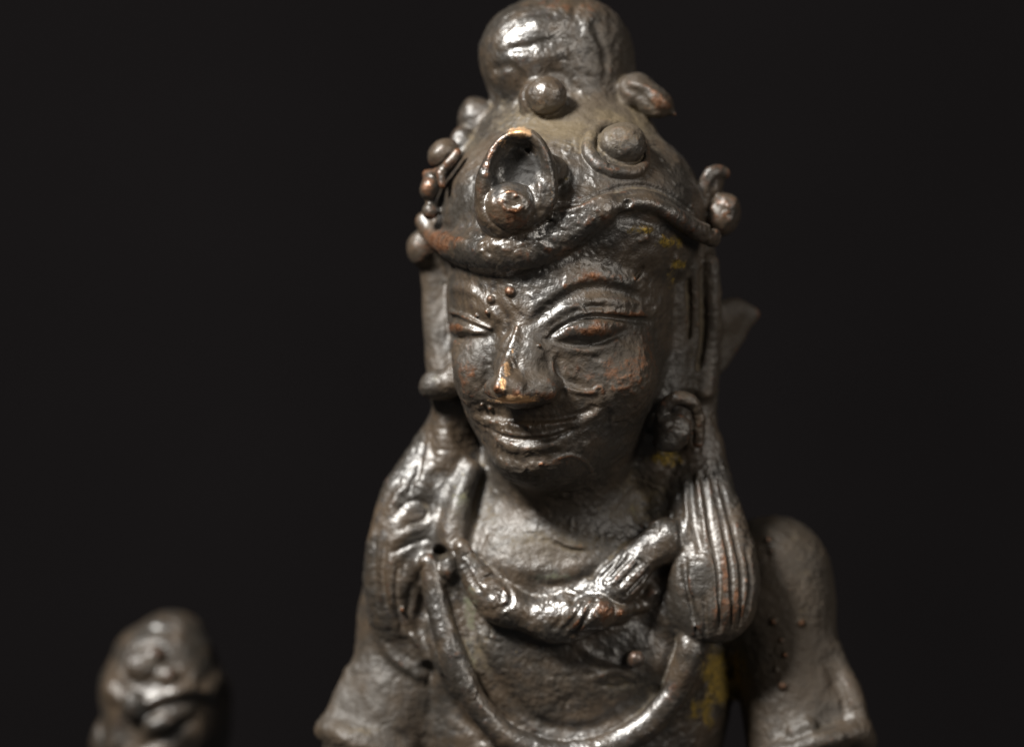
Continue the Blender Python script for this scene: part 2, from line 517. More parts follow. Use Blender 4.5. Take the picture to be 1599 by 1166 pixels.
# hair beside the face, right
HR = sc.part('side_hair', None, 'strands of hair right of the face')
sc.tube([P(1040, 440, 5), P(1048, 560, 5), P(1030, 650, 5), P(1015, 720, 20)], [34, 32, 34, 40], k=20)
sc.tube([P(1085, 400, 20), P(1092, 500, 40), P(1085, 600, 40), P(1085, 690, 30), P(1095, 760, 20)], [34, 36, 34, 40, 46], k=22)
sc.tube([P(1060, 420, -25), P(1062, 520, -10), P(1058, 590, 0)], [15, 17, 15], k=14)
sc.tube([P(1082, 415, -22), P(1084, 520, -2), P(1072, 600, 0)], [13, 14, 13], k=10)
sc.tube([P(1108, 410, -10), P(1110, 520, 5), P(1100, 610, 5)], [15, 17, 15], k=12)
sc.relief([P(1073, 440, -28), P(1073, 520, -14), P(1066, 580, -10)], 6, -9)
sc.relief([P(1095, 425, -25), P(1097, 520, -8), P(1090, 575, -5)], 6, -10)
sc.relief([P(1047, 480, -60), P(1047, 540, -50), P(1044, 585, -40)], 6, -9)
# fin of the ear ornament behind
FIN = sc.part('fin', None, 'pointed fin sticking out behind the hair')
sc.tube([P(1105, 505, 70), P(1150, 487, 85), P(1176, 490, 92)], [30, 22, 11], k=14, flat=((0, 1, 0), 2.2))
sc.tube([P(1110, 560, 70), P(1140, 530, 82), P(1172, 492, 92)], [26, 20, 9], k=14, flat=((0, 1, 0), 2.2))
# ear ornament, right
ER = sc.part('earring', None, 'looped ear ornament right of the jaw')
sc.tube([P(1030, 668, -62), P(1034, 640, -66), P(1056, 622, -66), P(1082, 630, -58), P(1092, 655, -46), P(1090, 690, -38)], [8, 10, 11, 11, 10, 9], k=6)
sc.ell(P(1052, 672, -60), (30, 26, 27), k=8)
sc.ell(P(1040, 690, -62), (22, 20, 16), k=10)
sc.relief(sc.on([(1035, 672), (1052, 664), (1072, 668)]), 6, -4)
sc.relief(sc.on([(1078, 650), (1080, 676), (1066, 698)]), 6, -7)
# ear and hair, left
HL = sc.part('side_hair', None, 'hair and long ear left of the face')
sc.tube([P(680, 395, 60), P(681, 470, 62), P(690, 560, 50), P(702, 640, 40), P(702, 700, 50)], [23, 24, 27, 28, 38], k=24)
sc.ell(P(658, 385, 40), (20, 26, 28), k=18)
EL = sc.part('earring', None, 'ear stud left of the jaw')
sc.ell(P(690, 600, 0), (33, 28, 24), rotm(0, 0, 12), k=6)
sc.ell(P(675, 606, 0), (20, 22, 17), k=6)
sc.ell(P(712, 588, -10), (22, 22, 26), k=10)

# ---- hair locks on the shoulders
LL = sc.part('hair_lock', None, 'lock of hair on the left shoulder')
sc.tube([P(700, 650, 70), P(672, 715, 62), P(645, 790, 45), P(625, 870, 38), P(620, 950, 48), P(640, 1005, 62)], [26, 40, 55, 56, 46, 14], k=18, flat=((0, 1, 0), 1.35))
sc.tube([P(690, 640, 60), P(668, 710, 40), P(660, 770, 15)], [9, 12, 10], k=14)
LR = sc.part('hair_lock', None, 'teardrop lock of hair on the right shoulder')
sc.tube([P(1090, 690, 20), P(1098, 760, 5), P(1106, 830, -18), P(1114, 895, -34), P(1115, 936, -38)], [36, 46, 62, 71, 69], k=14, flat=((0, 1, 0), 1.7))

# ---- chest: sunken field inside the cord, collar strand, necklace
STR = sc.part('shoulder_strand', None, 'flat strand falling from behind the neck')
pp = [P(735, 735, 20), P(716, 790, 4), P(708, 850, -10), P(700, 890, -16)]
sc.tube(pp, [16, 19, 20, 16], k=14)
CORD = sc.part('sacred_cord', None, 'smooth looped cord round the chest')
cord = [(672, 880), (681, 930), (695, 985), (714, 1040), (746, 1098), (788, 1144), (842, 1170), (902, 1176), (960, 1160), (1012, 1126), (1052, 1080), (1074, 1030), (1082, 990), (1086, 950)]
b0 = sc.on(cord)
b0[:, 1] = np.convolve(np.r_[b0[0, 1], b0[:, 1], b0[-1, 1]], [.25, .5, .25], 'valid')
b0[-1, 1] = b0[-3, 1]; b0[-2, 1] = b0[-3, 1] - 2; b0[:, 1] = np.minimum(b0[:, 1], 60)
cp = b0 + np.array([0, -6, 0]); cp[:, 1] -= np.array([0, 2, 6, 10, 12, 12, 10, 10, 10, 8, 6, 4, 0, -30])
sc.relief(sc.on([(715, 925), (735, 985), (760, 1040), (800, 1095), (850, 1130), (905, 1138), (960, 1120), (1010, 1085), (1042, 1040), (1050, 1000)]), 12, -6)
sc.relief(sc.on([(650, 960), (668, 1030), (700, 1095), (750, 1150)]), 12, -6)
sc.tube(cp, [17, 20, 21, 21, 21, 21, 21, 21, 22, 22, 22, 22, 20, 14], k=5)
TQ = sc.part('necklace', None, 'heavy twisted necklace')
nk = [(722, 856), (742, 900), (778, 938), (828, 960), (882, 964), (932, 942), (968, 908), (1002, 870), (1045, 840)]
nb = sc.on(nk)
nb[:, 1] = np.convolve(np.r_[nb[0, 1], nb[:, 1], nb[-1, 1]], [.25, .5, .25], 'valid')
nb[:, 1] -= 10
sc.tube(nb, [14, 24, 32, 28, 38, 31, 35, 30, 33], k=7, flat=((0, 1, 0), 1.2))
KN = sc.part('knot', TQ, 'reddish knot end under the necklace')
sc.tube(sc.on([(905, 962), (935, 955), (968, 958)], -2), [24, 26, 14], k=5)
sc.tube(sc.on([(965, 955), (1000, 945), (1018, 925)], 0), [9, 10, 10], k=6)
# relief on the necklace
for a, b in (((915, 935), (880, 985)), ((930, 938), (893, 990)), ((895, 938), (865, 980))):
    sc.relief(sc.on([a, ((a[0] + b[0]) / 2 + 3, (a[1] + b[1]) / 2), b]), 5, -6)
for a, b in (((985, 868), (950, 905)), ((1000, 878), (962, 918)), ((1010, 893), (976, 928)), ((967, 872), (938, 905))):
    sc.relief(sc.on([a, b]), 5.5, -7)
sc.relief(sc.on([(752, 905), (772, 900), (792, 915), (798, 940), (782, 950)]), 6, -6)
sc.relief(sc.on([(765, 925), (782, 925), (780, 945)]), 6, -4)
sc.relief(sc.on([(725, 868), (738, 862)]), 4, -4)
sc.relief(sc.on([(722, 878), (735, 900), (752, 925)]), 6, -5)
sc.relief(sc.on([(850, 925), (900, 918), (930, 905)]), 8, 5)
sc.relief(sc.on([(858, 905), (880, 900), (905, 890)]), 6, 4)

# front body details: collar folds, nipple, navel-like nick, shoulder bumps
sc.relief(sc.on([(1000, 822), (1025, 815), (1045, 806)]), 5, 5)
sc.relief(sc.on([(1010, 802), (1030, 792)]), 5, 4)
sc.relief(sc.on([(862, 838), (885, 850), (915, 853)]), 6, 4)
sc.relief(sc.on([(862, 845), (888, 858), (915, 860)]), 5, -4)
sc.relief(sc.on([(790, 880), (850, 893), (920, 880), (960, 850)]), 16, 5)
NI = sc.part('nipple', BODY)
PN = len(sc.labels) - 1
sc.ell(sc.on([(991, 1026)], 11)[0], (15, 14, 15), k=3)
sc.cur = BODY
sc.relief(sc.on([(900, 1010), (940, 1030), (975, 1040), (990, 1055)]), 9, 4)
sc.relief(sc.on([(930, 1058), (960, 1048), (985, 1058)]), 6, 5)
sc.relief(sc.on([(935, 1068), (962, 1072), (985, 1066)]), 5, -4)
for u, v in ((905, 1020), (925, 1040), (915, 1050)):
    sc.relief(sc.on([(u, v), (u + 14, v + 4)]), 6, -4)
for u, v, r in ((1208, 970, 4.5), (1200, 845, 4), (1205, 862, 3), (1250, 972, 5), (1222, 1070, 6), (1220, 1000, 3.5), (1226, 1022, 4), (1212, 1045, 3)):
    p = sc.on([(u, v)])[0]; sc.ell(p, (r * 1.2,) * 3, k=3, lab=BODY)
# armlets
AR = sc.part('armlet', None, 'flared armlet on the right arm')
sc.tube([P(1300, 1020, 75), P(1322, 1075, 55), P(1338, 1130, 45)], [14, 20, 20], k=28)
sc.tube([P(1185, 1180, 10), P(1230, 1172, -8), P(1285, 1156, -6), P(1330, 1146, 20), P(1352, 1156, 50)], [11, 13, 15, 17, 16], k=22)
sc.tube([P(1240, 1142, 4), P(1262, 1132, 4)], [8, 10], k=14)
sc.relief(sc.on([(1300, 1050), (1316, 1085), (1322, 1120)]), 9, -6)
AL = sc.part('armlet', None, 'armlet on the left arm')
sc.tube([P(505, 1140, 75), P(530, 1146, 45), P(565, 1160, 33), P(620, 1185, 40)], [12, 14, 15, 13], k=28)
sc.tube([P(548, 1052, 90), P(534, 1088, 85), P(517, 1130, 80)], [7, 11, 13], k=36)
sc.cur = BODY
sc.relief(sc.on([(600, 1010), (625, 1035), (650, 1050)]), 10, 8)
sc.relief(sc.on([(640, 985), (660, 1015), (668, 1040)]), 9, 7)

sc.relief(sc.on([(704, 648), (720, 678), (742, 704)]), 15, -13)
sc.ell(sc.on([(627, 952)])[0], (7, 7, 7), k=3, lab=LL)
# ---- grooves of the hair locks
for path, w, h in (
    ([(1060, 765), (1064, 830), (1070, 900), (1085, 970)], 6, -8), ([(1078, 745), (1084, 820), (1094, 860)], 6, -8),
    ([(1097, 740), (1108, 820), (1122, 900), (1122, 985)], 5, -8), ([(1112, 740), (1128, 820), (1142, 900), (1138, 985)], 5, -7),
    ([(1124, 750), (1145, 830), (1158, 900), (1150, 980)], 5, -7), ([(1100, 930), (1102, 990)], 5, -5),
    ([(1076, 930), (1090, 992)], 5, -6), ([(1165, 860), (1172, 910), (1162, 965)], 5, -5),
    ([(1070, 770), (1075, 840)], 7, 5), ([(1090, 745), (1100, 820), (1104, 850)], 7, 5), ([(1120, 790), (1132, 880), (1132, 960)], 6, 4)):
    sc.relief(sc.on(path), w, h)
sc.relief(sc.on([(1078, 905), (1080, 925)]), 7, 8)
sc.relief(sc.on([(1072, 872), (1095, 866), (1108, 878)]), 7, 3)
for path, w, h in (
    ([(618, 806), (634, 786), (654, 782), (668, 796), (660, 812), (636, 820)], 6, -4), ([(606, 800), (622, 772), (650, 756), (676, 766)], 9, 5),
    ([(612, 846), (636, 832), (664, 820)], 8, 5), ([(614, 862), (640, 850), (664, 842)], 5, -4),
    ([(640, 902), (650, 876), (664, 852)], 9, 5), ([(628, 900), (632, 872)], 5, -4), ([(654, 905), (662, 880)], 5, -4),
    ([(612, 868), (606, 910), (612, 950)], 6, 4), ([(600, 850), (596, 900), (604, 950)], 6, -5), ([(622, 880), (618, 930), (628, 985)], 5, -5), ([(640, 915), (636, 960)], 5, -5),
    ([(586, 840), (584, 900), (592, 950)], 6, -3), ([(650, 925), (646, 960)], 5, 4),
    ([(660, 690), (652, 740), (632, 775)], 7, -5)):
    sc.relief(sc.on(path), w, h)
sc.ell(P(686, 862, -40), (13, 60, 11), rotm(0, 0, 40), k=5, op='sub')
sc.ell(P(664, 1044, 0), (12, 36, 7), rotm(0, 0, -30), k=10, op='sub')

# crusts of yellow earth
paths = [(rg0.uniform(1092, 1160), rg0.uniform(1008, 1105)) for _ in range(34)] + [(rg0.uniform(1046, 1072), rg0.uniform(400, 424)) for _ in range(9)] + [(rg0.uniform(985, 1060), rg0.uniform(352, 384)) for _ in range(14)] + [(rg0.uniform(1015, 1065), rg0.uniform(704, 726)) for _ in range(8)]
for p in sc.on(paths): sc.relief(p[None], rg0.uniform(4, 8), rg0.uniform(2, 5))
# ---- cap edge: the wavy rolled band
BD = sc.part('headdress_band')
low = [(664, 352), (684, 378), (722, 396), (775, 404), (828, 400), (872, 384), (908, 360), (940, 336), (976, 324), (1014, 324), (1050, 342), (1085, 366), (1112, 378)]
low = [(u, v - 6) for u, v in low]
q = sc.on(low)
y = q[:, 1].copy(); y[0] = y[1] + 25; y[-3:] = y[-4] + np.array([22, 58, 90]); q = np.array([P(u, v, yy) for (u, v), yy in zip(low, y)])
sc.tube(q + np.array([0, -3, 0]), [17, 19, 21, 22, 22, 19, 15, 13, 13, 14, 15, 15, 14], k=9, flat=((0, 0.55, 1), 1.0))
up = [(700, 372), (750, 382), (800, 378), (850, 358), (895, 336), (935, 318)]
sc.tube(sc.on(up, -9), [16, 28, 34, 33, 26, 16], k=26)
sc.relief(sc.on([(690, 352), (722, 366), (765, 372)]), 8, -4)
sc.relief(sc.on([(838, 338), (872, 322), (905, 318), (940, 302), (978, 292), (1020, 294), (1055, 312), (1078, 330)]), 6, -7)
sc.relief(sc.on([(870, 332), (905, 325), (945, 308), (980, 300), (1020, 302), (1052, 318)]), 7, 5)
sc.relief(sc.on([(965, 340), (1000, 345), (1040, 358), (1085, 385)]), 9, -9)
sc.ell(sc.on([(981, 318)])[0], (6, 6, 5), rotm(0, 0, -35), k=5, op='sub')
sc.ell(sc.on([(858, 345)])[0], (6, 5, 3), rotm(0, 0, 10), k=5, op='sub')
rg = np.random.RandomState(5)
paths = []
for i in range(60):                                   # crumpled skin of the band
    u = rg.uniform(735, 905); v = 372 + rg.uniform(-18, 22) - max(0, u - 830) * .45
    a = rg.uniform(-.9, .5); L = rg.uniform(8, 20)
    paths += [(u, v), (u + L * math.cos(a), v + L * math.sin(a))]
pp = sc.on(paths)
for i in range(0, len(pp), 2): sc.relief(pp[i:i + 2], rg.uniform(3, 5), rg.uniform(-2.6, 2.2), n=1)

# ---- front leaf with boss
LF = sc.part('leaf_ornament', CAP, 'hollow upright leaf at the front of the cap')
rim = [(812, 212), (834, 217), (850, 240), (858, 272), (858, 305), (844, 334), (815, 352), (785, 357), (761, 342), (752, 312), (755, 278), (768, 244), (788, 220)]
def ly(v): return -212 - (360 - v) * 0.10
c0 = P(806, 285, -150)
sc.tube([P(790, 330, -180), P(806, 285, -170), P(812, 250, -150)], [44, 48, 40], k=6)
sc.tube([P(800, 270, -205), P(806, 300, -205)], [42, 44], k=10)
rr = [10, 9, 8, 8, 8, 8, 7, 7, 7, 7, 8, 9, 10]
sc.tube([P(u, v, ly(v)) for u, v in rim], rr, k=12, closed=True)
for dd, sh in ((14, .97), (30, .93), (46, .88), (60, .82)):
    sc.tube([P(u * sh + 806 * (1 - sh), v * sh + 285 * (1 - sh), ly(v) + dd) for u, v in rim], 12, k=12, closed=True)
sc.ell(P(808, 262, -172), (34, 18, 48), k=16)
sc.ell(P(807, 264, -250), (42, 50, 52), rotm(0, 0, 6), k=8, op='sub')
sc.ell(P(803, 300, -250), (46, 38, 48), k=8, op='sub')
sc.ell(P(862, 268, -170), (22, 30, 22), k=8)
BB = sc.part('boss', LF, 'broken round boss inside the leaf')
sc.ell(P(796, 322, -214), (39, 33, 37), rotm(0, 0, 0), k=3)
sc.ell(P(797, 314, -240), (17, 9, 13), rotm(0, 0, -12), k=8)
sc.relief([P(762, 300, -215), P(775, 340, -225), P(810, 352, -225), P(832, 330, -220)], 9, 3)
sc.box(P(802, 318, -254), (13, 9, 7), rotm(0, 5, -18), rnd=3, k=4, op='sub')
sc.box(P(790, 306, -252), (9, 6, 5), rotm(0, 5, 25), rnd=2, k=4, op='sub')
sc.relief([P(786, 300, -244), P(804, 298, -246), P(808, 304, -248)], 4, 3)
sc.relief([P(812, 304, -240), P(822, 316, -236), P(818, 326, -238)], 4, 4)
sc.relief([P(790, 325, -244), P(806, 330, -246), P(816, 322, -244)], 4, 4)

# ---- rosettes
R1 = sc.part('rosette', CAP, 'round boss in a raised ring right of the leaf')
s1 = sc.on([(966, 232)])[0]; nn = sc.grad(s1[None], 6)[0]
ring = sc.on([(922, 218), (918, 236), (930, 255), (955, 268), (985, 270), (1003, 262), (1010, 244), (1004, 220), (985, 203), (958, 196), (934, 202)], 1)
sc.tube(ring, [10, 11, 11, 11, 10, 8, 6, 5, 5, 7, 9], k=3, closed=True)
B1 = sc.part('boss', R1)
sc.ell(sc.on([(970, 228)], 4)[0] + [0, -2, 0], (38, 34, 34), k=3)
sc.relief(sc.on([(948, 205), (965, 200), (985, 205)]), 8, 4)
R2 = sc.part('rosette', CAP, 'half hidden rosette at the left edge of the cap')
sc.ell(P(692, 240, -20), (25, 26, 20), rotm(0, 0, -45), k=4)
sc.tube([P(668, 272, -30), P(685, 268, -50), P(702, 254, -62), P(714, 238, -60)], [6, 6, 6, 5], k=5)
sc.ell(P(672, 294, -35), (15, 22, 20), rotm(0, 0, 15), k=6)
sc.tube([P(688, 272, -60), P(690, 290, -66)], [6, 5], k=5)
sc.ell(P(672, 330, -35), (13, 16, 14), k=10)
R3 = sc.part('rosette', CAP, 'flower knob at the right edge of the cap')
sc.ell(P(1112, 292, 10), (17, 34, 34), rotm(0, 0, 12), k=8)
sc.tube([P(1100, 320, -12), P(1100, 290, -22), P(1112, 270, -22), P(1130, 270, -8)], [9, 9, 9, 8], k=6)
sc.ell(P(1128, 336, -5), (28, 30, 34), k=6)
sc.ell(P(1134, 322, -12), (20, 24, 18), k=5)
sc.relief(sc.on([(1112, 312), (1108, 335), (1112, 360)]), 6, -6)
sc.relief(sc.on([(1120, 330), (1140, 326)]), 5, -3)
sc.cur = CAP
sc.relief(sc.on([(882, 226), (892, 230), (888, 238), (880, 236)]), 4, 3, closed=True)
sc.relief(sc.on([(1052, 284), (1062, 288)]), 5, 6)
sc.relief(sc.on([(1078, 322), (1085, 332)]), 5, 6)
sc.relief(sc.on([(735, 300), (705, 330)]), 14, 2)

# ================================================================== THE FACE
sc.cur = BODY
# brow and sockets
sc.relief(sc.on([(815, 500), (842, 478), (875, 452), (915, 434), (955, 430), (1000, 446)]), 14, 4)
sc.relief(sc.on([(800, 450), (803, 480), (806, 505)]), 20, 6)
sc.relief(sc.on([(832, 505), (860, 478), (892, 460), (930, 450), (970, 455), (1006, 468)]), 11, -7)
sc.relief(sc.on([(850, 508), (875, 490), (905, 474), (945, 470), (985, 478)]), 11, 5)
sc.relief(sc.on([(838, 530), (860, 520), (875, 505)]), 12, -5)
sc.relief(sc.on([(705, 448), (735, 455), (765, 478), (785, 505)]), 9, 5)
sc.relief(sc.on([(775, 480), (790, 505), (792, 530)]), 9, -6)
sc.relief(sc.on([(728, 470), (750, 482), (770, 494)]), 13, 5)
# nose
sc.ell(P(813, 574, -176), (38, 28, 64), rotm(-15, -12, 8), k=26)
sc.ell(P(797, 605, -212), (25, 24, 22), rotm(-10, 0, 6), k=20)
sc.ell(P(838, 606, -188), (34, 26, 20), rotm(HY, 0, -4), k=20)
sc.ell(P(770, 606, -185), (14, 20, 16), k=12)
sc.tube(sc.on([(808, 512), (803, 535), (795, 560), (786, 585), (781, 606)], 1), [3, 7, 8.5, 9, 9.5], k=8)
sc.tube(sc.on([(772, 618), (800, 622), (832, 620), (862, 616)], -4), [5, 6, 7, 7], k=10)
sc.relief(sc.on([(770, 640), (800, 644), (840, 642), (868, 634)]), 9, -8)
sc.relief(sc.on([(878, 590), (882, 608), (872, 628)]), 8, -4)
sc.relief(sc.on([(766, 560), (762, 590), (756, 612)]), 9, -4)
# cheeks: fold from the nose wing, worn oval crease
sc.relief(sc.on([(862, 560), (864, 585), (876, 602), (905, 612), (935, 612)]), 5, 4)
sc.relief(sc.on([(872, 562), (874, 580), (886, 594), (910, 602)]), 7, -3.5)
sc.relief(sc.on([(925, 610), (938, 604), (942, 618)]), 4, 3)
sc.relief(sc.on([(955, 608), (985, 604)]), 4, 2.5)
# mouth
sc.relief(sc.on([(745, 640), (790, 645), (850, 648), (905, 636)]), 15, -6)
sc.tube(sc.on([(744, 653), (775, 660), (815, 666), (860, 664), (900, 655), (935, 643)], -3), [2, 3, 3.5, 3.5, 3, 2], k=8)
sc.relief(sc.on([(755, 645), (790, 652), (830, 655), (880, 652), (925, 640)]), 6, -7)
sc.relief(sc.on([(748, 658), (768, 670), (797, 676), (830, 680), (868, 675), (900, 664), (930, 650)]), 4, 1.6)
sc.relief(sc.on([(760, 668), (788, 682), (828, 686), (866, 682), (898, 668)]), 4.5, -4.5)
sc.relief(sc.on([(772, 682), (800, 697), (835, 699), (870, 692)]), 7, 3.5)
sc.relief(sc.on([(775, 704), (810, 717), (850, 715), (885, 702)]), 10, -5)
sc.relief(sc.on([(868, 718), (890, 711), (912, 720), (925, 738)]), 4, 3)
sc.relief(sc.on([(940, 640), (950, 650), (945, 668)]), 9, -5)
for u, v in ((752, 632), (765, 636)):
    sc.ell(sc.on([(u, v)])[0], (5, 5, 5), k=3)
# eyes
EY = sc.part('eye', BODY, 'half closed eye right of the nose')
sc.tube(sc.on([(868, 526), (892, 516), (922, 512), (950, 510), (972, 506)], -4), [5, 13, 17, 13, 5], k=5)
sc.cur = BODY
sc.tube(sc.on([(852, 524), (872, 508), (900, 493), (925, 486), (960, 488), (995, 490), (1008, 492)], -1), [3, 5, 6, 6, 5, 5, 3], k=6)
sc.relief(sc.on([(862, 520), (885, 506), (915, 496), (950, 496), (990, 500), (1015, 502)]), 5, -7)
sc.relief(sc.on([(872, 534), (905, 540), (940, 534), (975, 518)]), 5, -3)
sc.relief(sc.on([(890, 545), (925, 548), (965, 535)]), 7, 3)
sc.relief(sc.on([(885, 480), (905, 478), (915, 490)]), 5, 4)
EY2 = sc.part('eye', BODY, 'half closed eye left of the nose')
sc.tube(sc.on([(708, 510), (720, 511), (738, 514), (756, 519)], -4), [9, 13, 12, 5], k=5)
sc.cur = BODY
sc.tube(sc.on([(704, 487), (722, 494), (742, 504), (765, 514)], 0), [4, 5, 5, 4], k=6)
sc.relief(sc.on([(702, 494), (722, 502), (745, 511), (765, 518)]), 5, -6)
sc.relief(sc.on([(702, 524), (725, 529), (752, 527), (770, 520)]), 7, -7)
# casting beads on the brow
for u, v, r in ((798, 455, 8), (768, 468, 6), (762, 487, 4), (745, 492, 3.5), (842, 540, 3), (990, 435, 3)):
    sc.ell(sc.on([(u, v)], 1)[0], (r,) * 3, k=3, lab=BODY)
sc.ell(sc.on([(997, 428)])[0], (4, 8, 13), rotm(0, 0, 35), k=5, op='sub')
# scratches and pocks scattered over face, cap and chest
paths = []
for i in range(150):
    if i < 90: u, v = rg.uniform(700, 1045), rg.uniform(410, 780)
    elif i < 120: u, v = rg.uniform(700, 1080), rg.uniform(190, 300)
    else: u, v = rg.uniform(740, 1040), rg.uniform(790, 1110)
    a = rg.uniform(0, math.pi); L = rg.uniform(2, 16)
    paths += [(u, v), (u + L * math.cos(a), v + L * math.sin(a))]
pp = sc.on(paths)
for i in range(0, len(pp), 2): sc.relief(pp[i:i + 2], rg.uniform(2.6, 4.6), rg.choice([-1, 1]) * rg.uniform(.8, 2.2), n=1, taper=False)
print('strokes', len(sc.ops), round(time.time() - T0, 1))

def stains(V, lst):
    a = np.zeros(len(V))
    for u, v, ru, rv, amt in lst:
        k = D / (D + V[:, 1]); U = V[:, 0] * k + UC; Wv = VC - V[:, 2] * k
        g = np.exp(-(((U - u) / ru) ** 2 + ((Wv - v) / rv) ** 2))
        a = np.maximum(a, amt * g * (V[:, 1] < 160))
    return a
def build(root_name, sc, vox, zc, props, mat, base, st, amp=1.0, scale=1.0):
    V, Q, lab, nrm = carve(sc, vox, zc)
    print(root_name, len(V), len(Q), round(time.time() - T0, 1))
    k = 2.4 / vox
    c1, c2 = curvature(V, Q, nrm, max(2, int(5 * k * k)), max(5, int(34 * k * k)))
    up = nrm[:, 2] * math.cos(PITCH) + nrm[:, 1] * -math.sin(PITCH)
    c1 /= scale; c2 /= scale
    wear = np.clip(c1 * .38 + c2 * .055 - .05, 0, .8)
    dust = np.clip(-c2 * .06 - c1 * .2, 0, .6) + np.clip(up - .45, 0, 1) * .2
    root = bpy.data.objects.new(root_name, None); root.empty_display_size = .005
    C.objects.link(root); root.location = base
    for a, b in props.items(): root[a] = b
    attrs = {'wear': np.clip(wear + stains(V, st.get('wear', [])), 0, 1), 'dust': np.clip(dust + stains(V, st.get('dust', [])), 0, 1),
             'gold': stains(V, st.get('gold', [])), 'moss': stains(V, st.get('moss', [])), 'verdigris': stains(V, st.get('verdigris', [])),
             'matte': stains(V, st.get('matte', [])), 'leaf_black': stains(V, st.get('leaf_black', []))}
    pol = np.array([1.0 if l[0] in ('sacred_cord', 'necklace', 'headdress_band', 'topknot', 'leaf_ornament', 'knot', 'boss', 'eye', 'nipple') else (.3 if l[0] == 'hair_lock' else 0) for l in sc.labels])
    attrs['polish'] = np.maximum(pol[lab] * (1 - np.clip(attrs['matte'], 0, 1)), stains(V, st.get('polish', [])))
    return root, to_objects(root, base, sc, V, Q, lab, nrm, mat, attrs)

M = bronze('aged_bronze')
ZC = -760.0
ST = {
 'wear': [(795, 335, 36, 24, .5), (685, 375, 34, 24, .7), (870, 395, 70, 12, .4), (930, 575, 70, 30, .3), (1130, 335, 25, 25, .35), (895, 10, 80, 12, .4), (1020, 340, 50, 20, .3), (940, 340, 60, 12, .3), (930, 518, 32, 12, .6), (975, 490, 35, 6, .4), (705, 512, 16, 10, .45), (965, 585, 60, 42, .46), (1010, 550, 25, 60, .4), (930, 430, 50, 18, .4), (730, 590, 20, 60, .35), (870, 720, 50, 14, .35),
          (950, 958, 22, 16, .55), (795, 325, 30, 25, .35), (1030, 160, 20, 15, .5), (980, 215, 20, 12, .3), (760, 250, 12, 30, .3), (1130, 900, 25, 60, .3), (870, 5, 90, 14, .3), (670, 280, 14, 25, .4),
          (815, 620, 60, 12, .5), (1055, 1080, 20, 30, .25)],
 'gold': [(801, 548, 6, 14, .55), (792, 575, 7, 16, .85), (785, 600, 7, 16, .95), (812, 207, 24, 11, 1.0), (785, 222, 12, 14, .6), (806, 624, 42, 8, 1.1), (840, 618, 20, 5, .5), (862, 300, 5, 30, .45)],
 'dust': [(740, 235, 40, 40, .5), (985, 800, 70, 30, .6), (975, 1060, 60, 60, .5), (1240, 860, 60, 50, .4), (670, 800, 40, 30, .25), (915, 192, 160, 46, .95), (1010, 250, 80, 60, .35), (930, 130, 70, 40, .3), (700, 300, 40, 40, .2), (980, 430, 70, 40, .22), (1080, 500, 40, 120, .45), (720, 800, 30, 60, .5),
          (860, 850, 140, 45, .65), (1240, 950, 80, 150, .35), (745, 1020, 35, 110, .55), (1010, 1050, 40, 60, .45), (1010, 760, 60, 50, .6), (760, 800, 40, 60, .5), (900, 1070, 140, 60, .35), (620, 1100, 80, 80, .2), (560, 1140, 60, 16, .5)],
 'moss': [(1060, 412, 14, 10, .95), (1000, 358, 30, 10, .8), (1040, 378, 30, 13, .75), (1125, 1058, 36, 52, 1.1), (1035, 715, 38, 16, 1.0), (1050, 440, 10, 40, .45), (885, 280, 10, 8, .8), (800, 650, 25, 7, .55), (715, 770, 20, 30, .4), (1010, 790, 30, 20, .4),
          (1100, 1110, 30, 40, .7)],
 'verdigris': [(735, 960, 16, 50, .8), (735, 1020, 12, 40, .6), (718, 780, 22, 40, .6), (690, 590, 22, 12, .6), (860, 900, 60, 12, .5), (740, 870, 20, 20, .4), (1000, 800, 30, 20, .45)],
 'leaf_black': [(812, 262, 38, 38, 1.0), (775, 290, 14, 30, .7)],
  'polish': [(991, 1026, 20, 20, 1), (795, 575, 14, 50, 1.0), (800, 615, 60, 14, 1.0)],
 'matte': [(1240, 980, 110, 220, 1.0), (1090, 500, 60, 160, .8), (1150, 520, 60, 80, .8), (980, 130, 60, 120, .5), (960, 230, 160, 80, .4), (560, 1100, 110, 120, .7), (1000, 500, 60, 120, .3), (890, 1060, 110, 60, .3), (850, 850, 120, 45, .5), (670, 480, 30, 120, .8), (735, 575, 32, 60, .7), (845, 575, 25, 45, .9), (980, 570, 60, 70, .9), (1150, 520, 60, 80, 1.0), (870, 770, 130, 60, .8), (960, 90, 50, 90, .8)],
}
bx = world((90, 120, ZC))
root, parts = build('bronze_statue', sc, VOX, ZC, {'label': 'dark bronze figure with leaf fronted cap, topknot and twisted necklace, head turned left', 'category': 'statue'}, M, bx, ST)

# ================================================================== THE SMALL HEAD, lower left, behind the plane of focus
s2 = Sculpt(0.9)
B2 = s2.part('body')
Y2 = 520; K2 = (D + Y2) / D * 0.99
s2.ell = lambda c, r, *a, **k: Sculpt.ell(s2, c, np.array(r) * K2, *a, **k)
s2.tube = lambda p, r, *a, **k: Sculpt.tube(s2, p, np.array(r) * K2, *a, **k)
def Q2(u, v, y=0): return P(u, v, Y2 + y)
s2.ell(Q2(254, 1120, 0), (96, 98, 112), rotm(-35), k=20)
s2.ell(Q2(240, 1200, -10), (76, 84, 84), rotm(-35), k=30)
s2.tube([Q2(262, 1230, 10), Q2(270, 1330, 20)], [60, 66], k=20)
s2.ell(Q2(280, 1430, 20), (150, 90, 110), k=30)
s2.part('headdress_cap')
s2.ell(Q2(255, 1078, 0), (99, 100, 82), rotm(-35), k=14)
s2.ell(Q2(256, 1015, 0), (74, 74, 46), k=30)
s2.part('topknot')
s2.ell(Q2(270, 988, 0), (50, 46, 34), k=10)
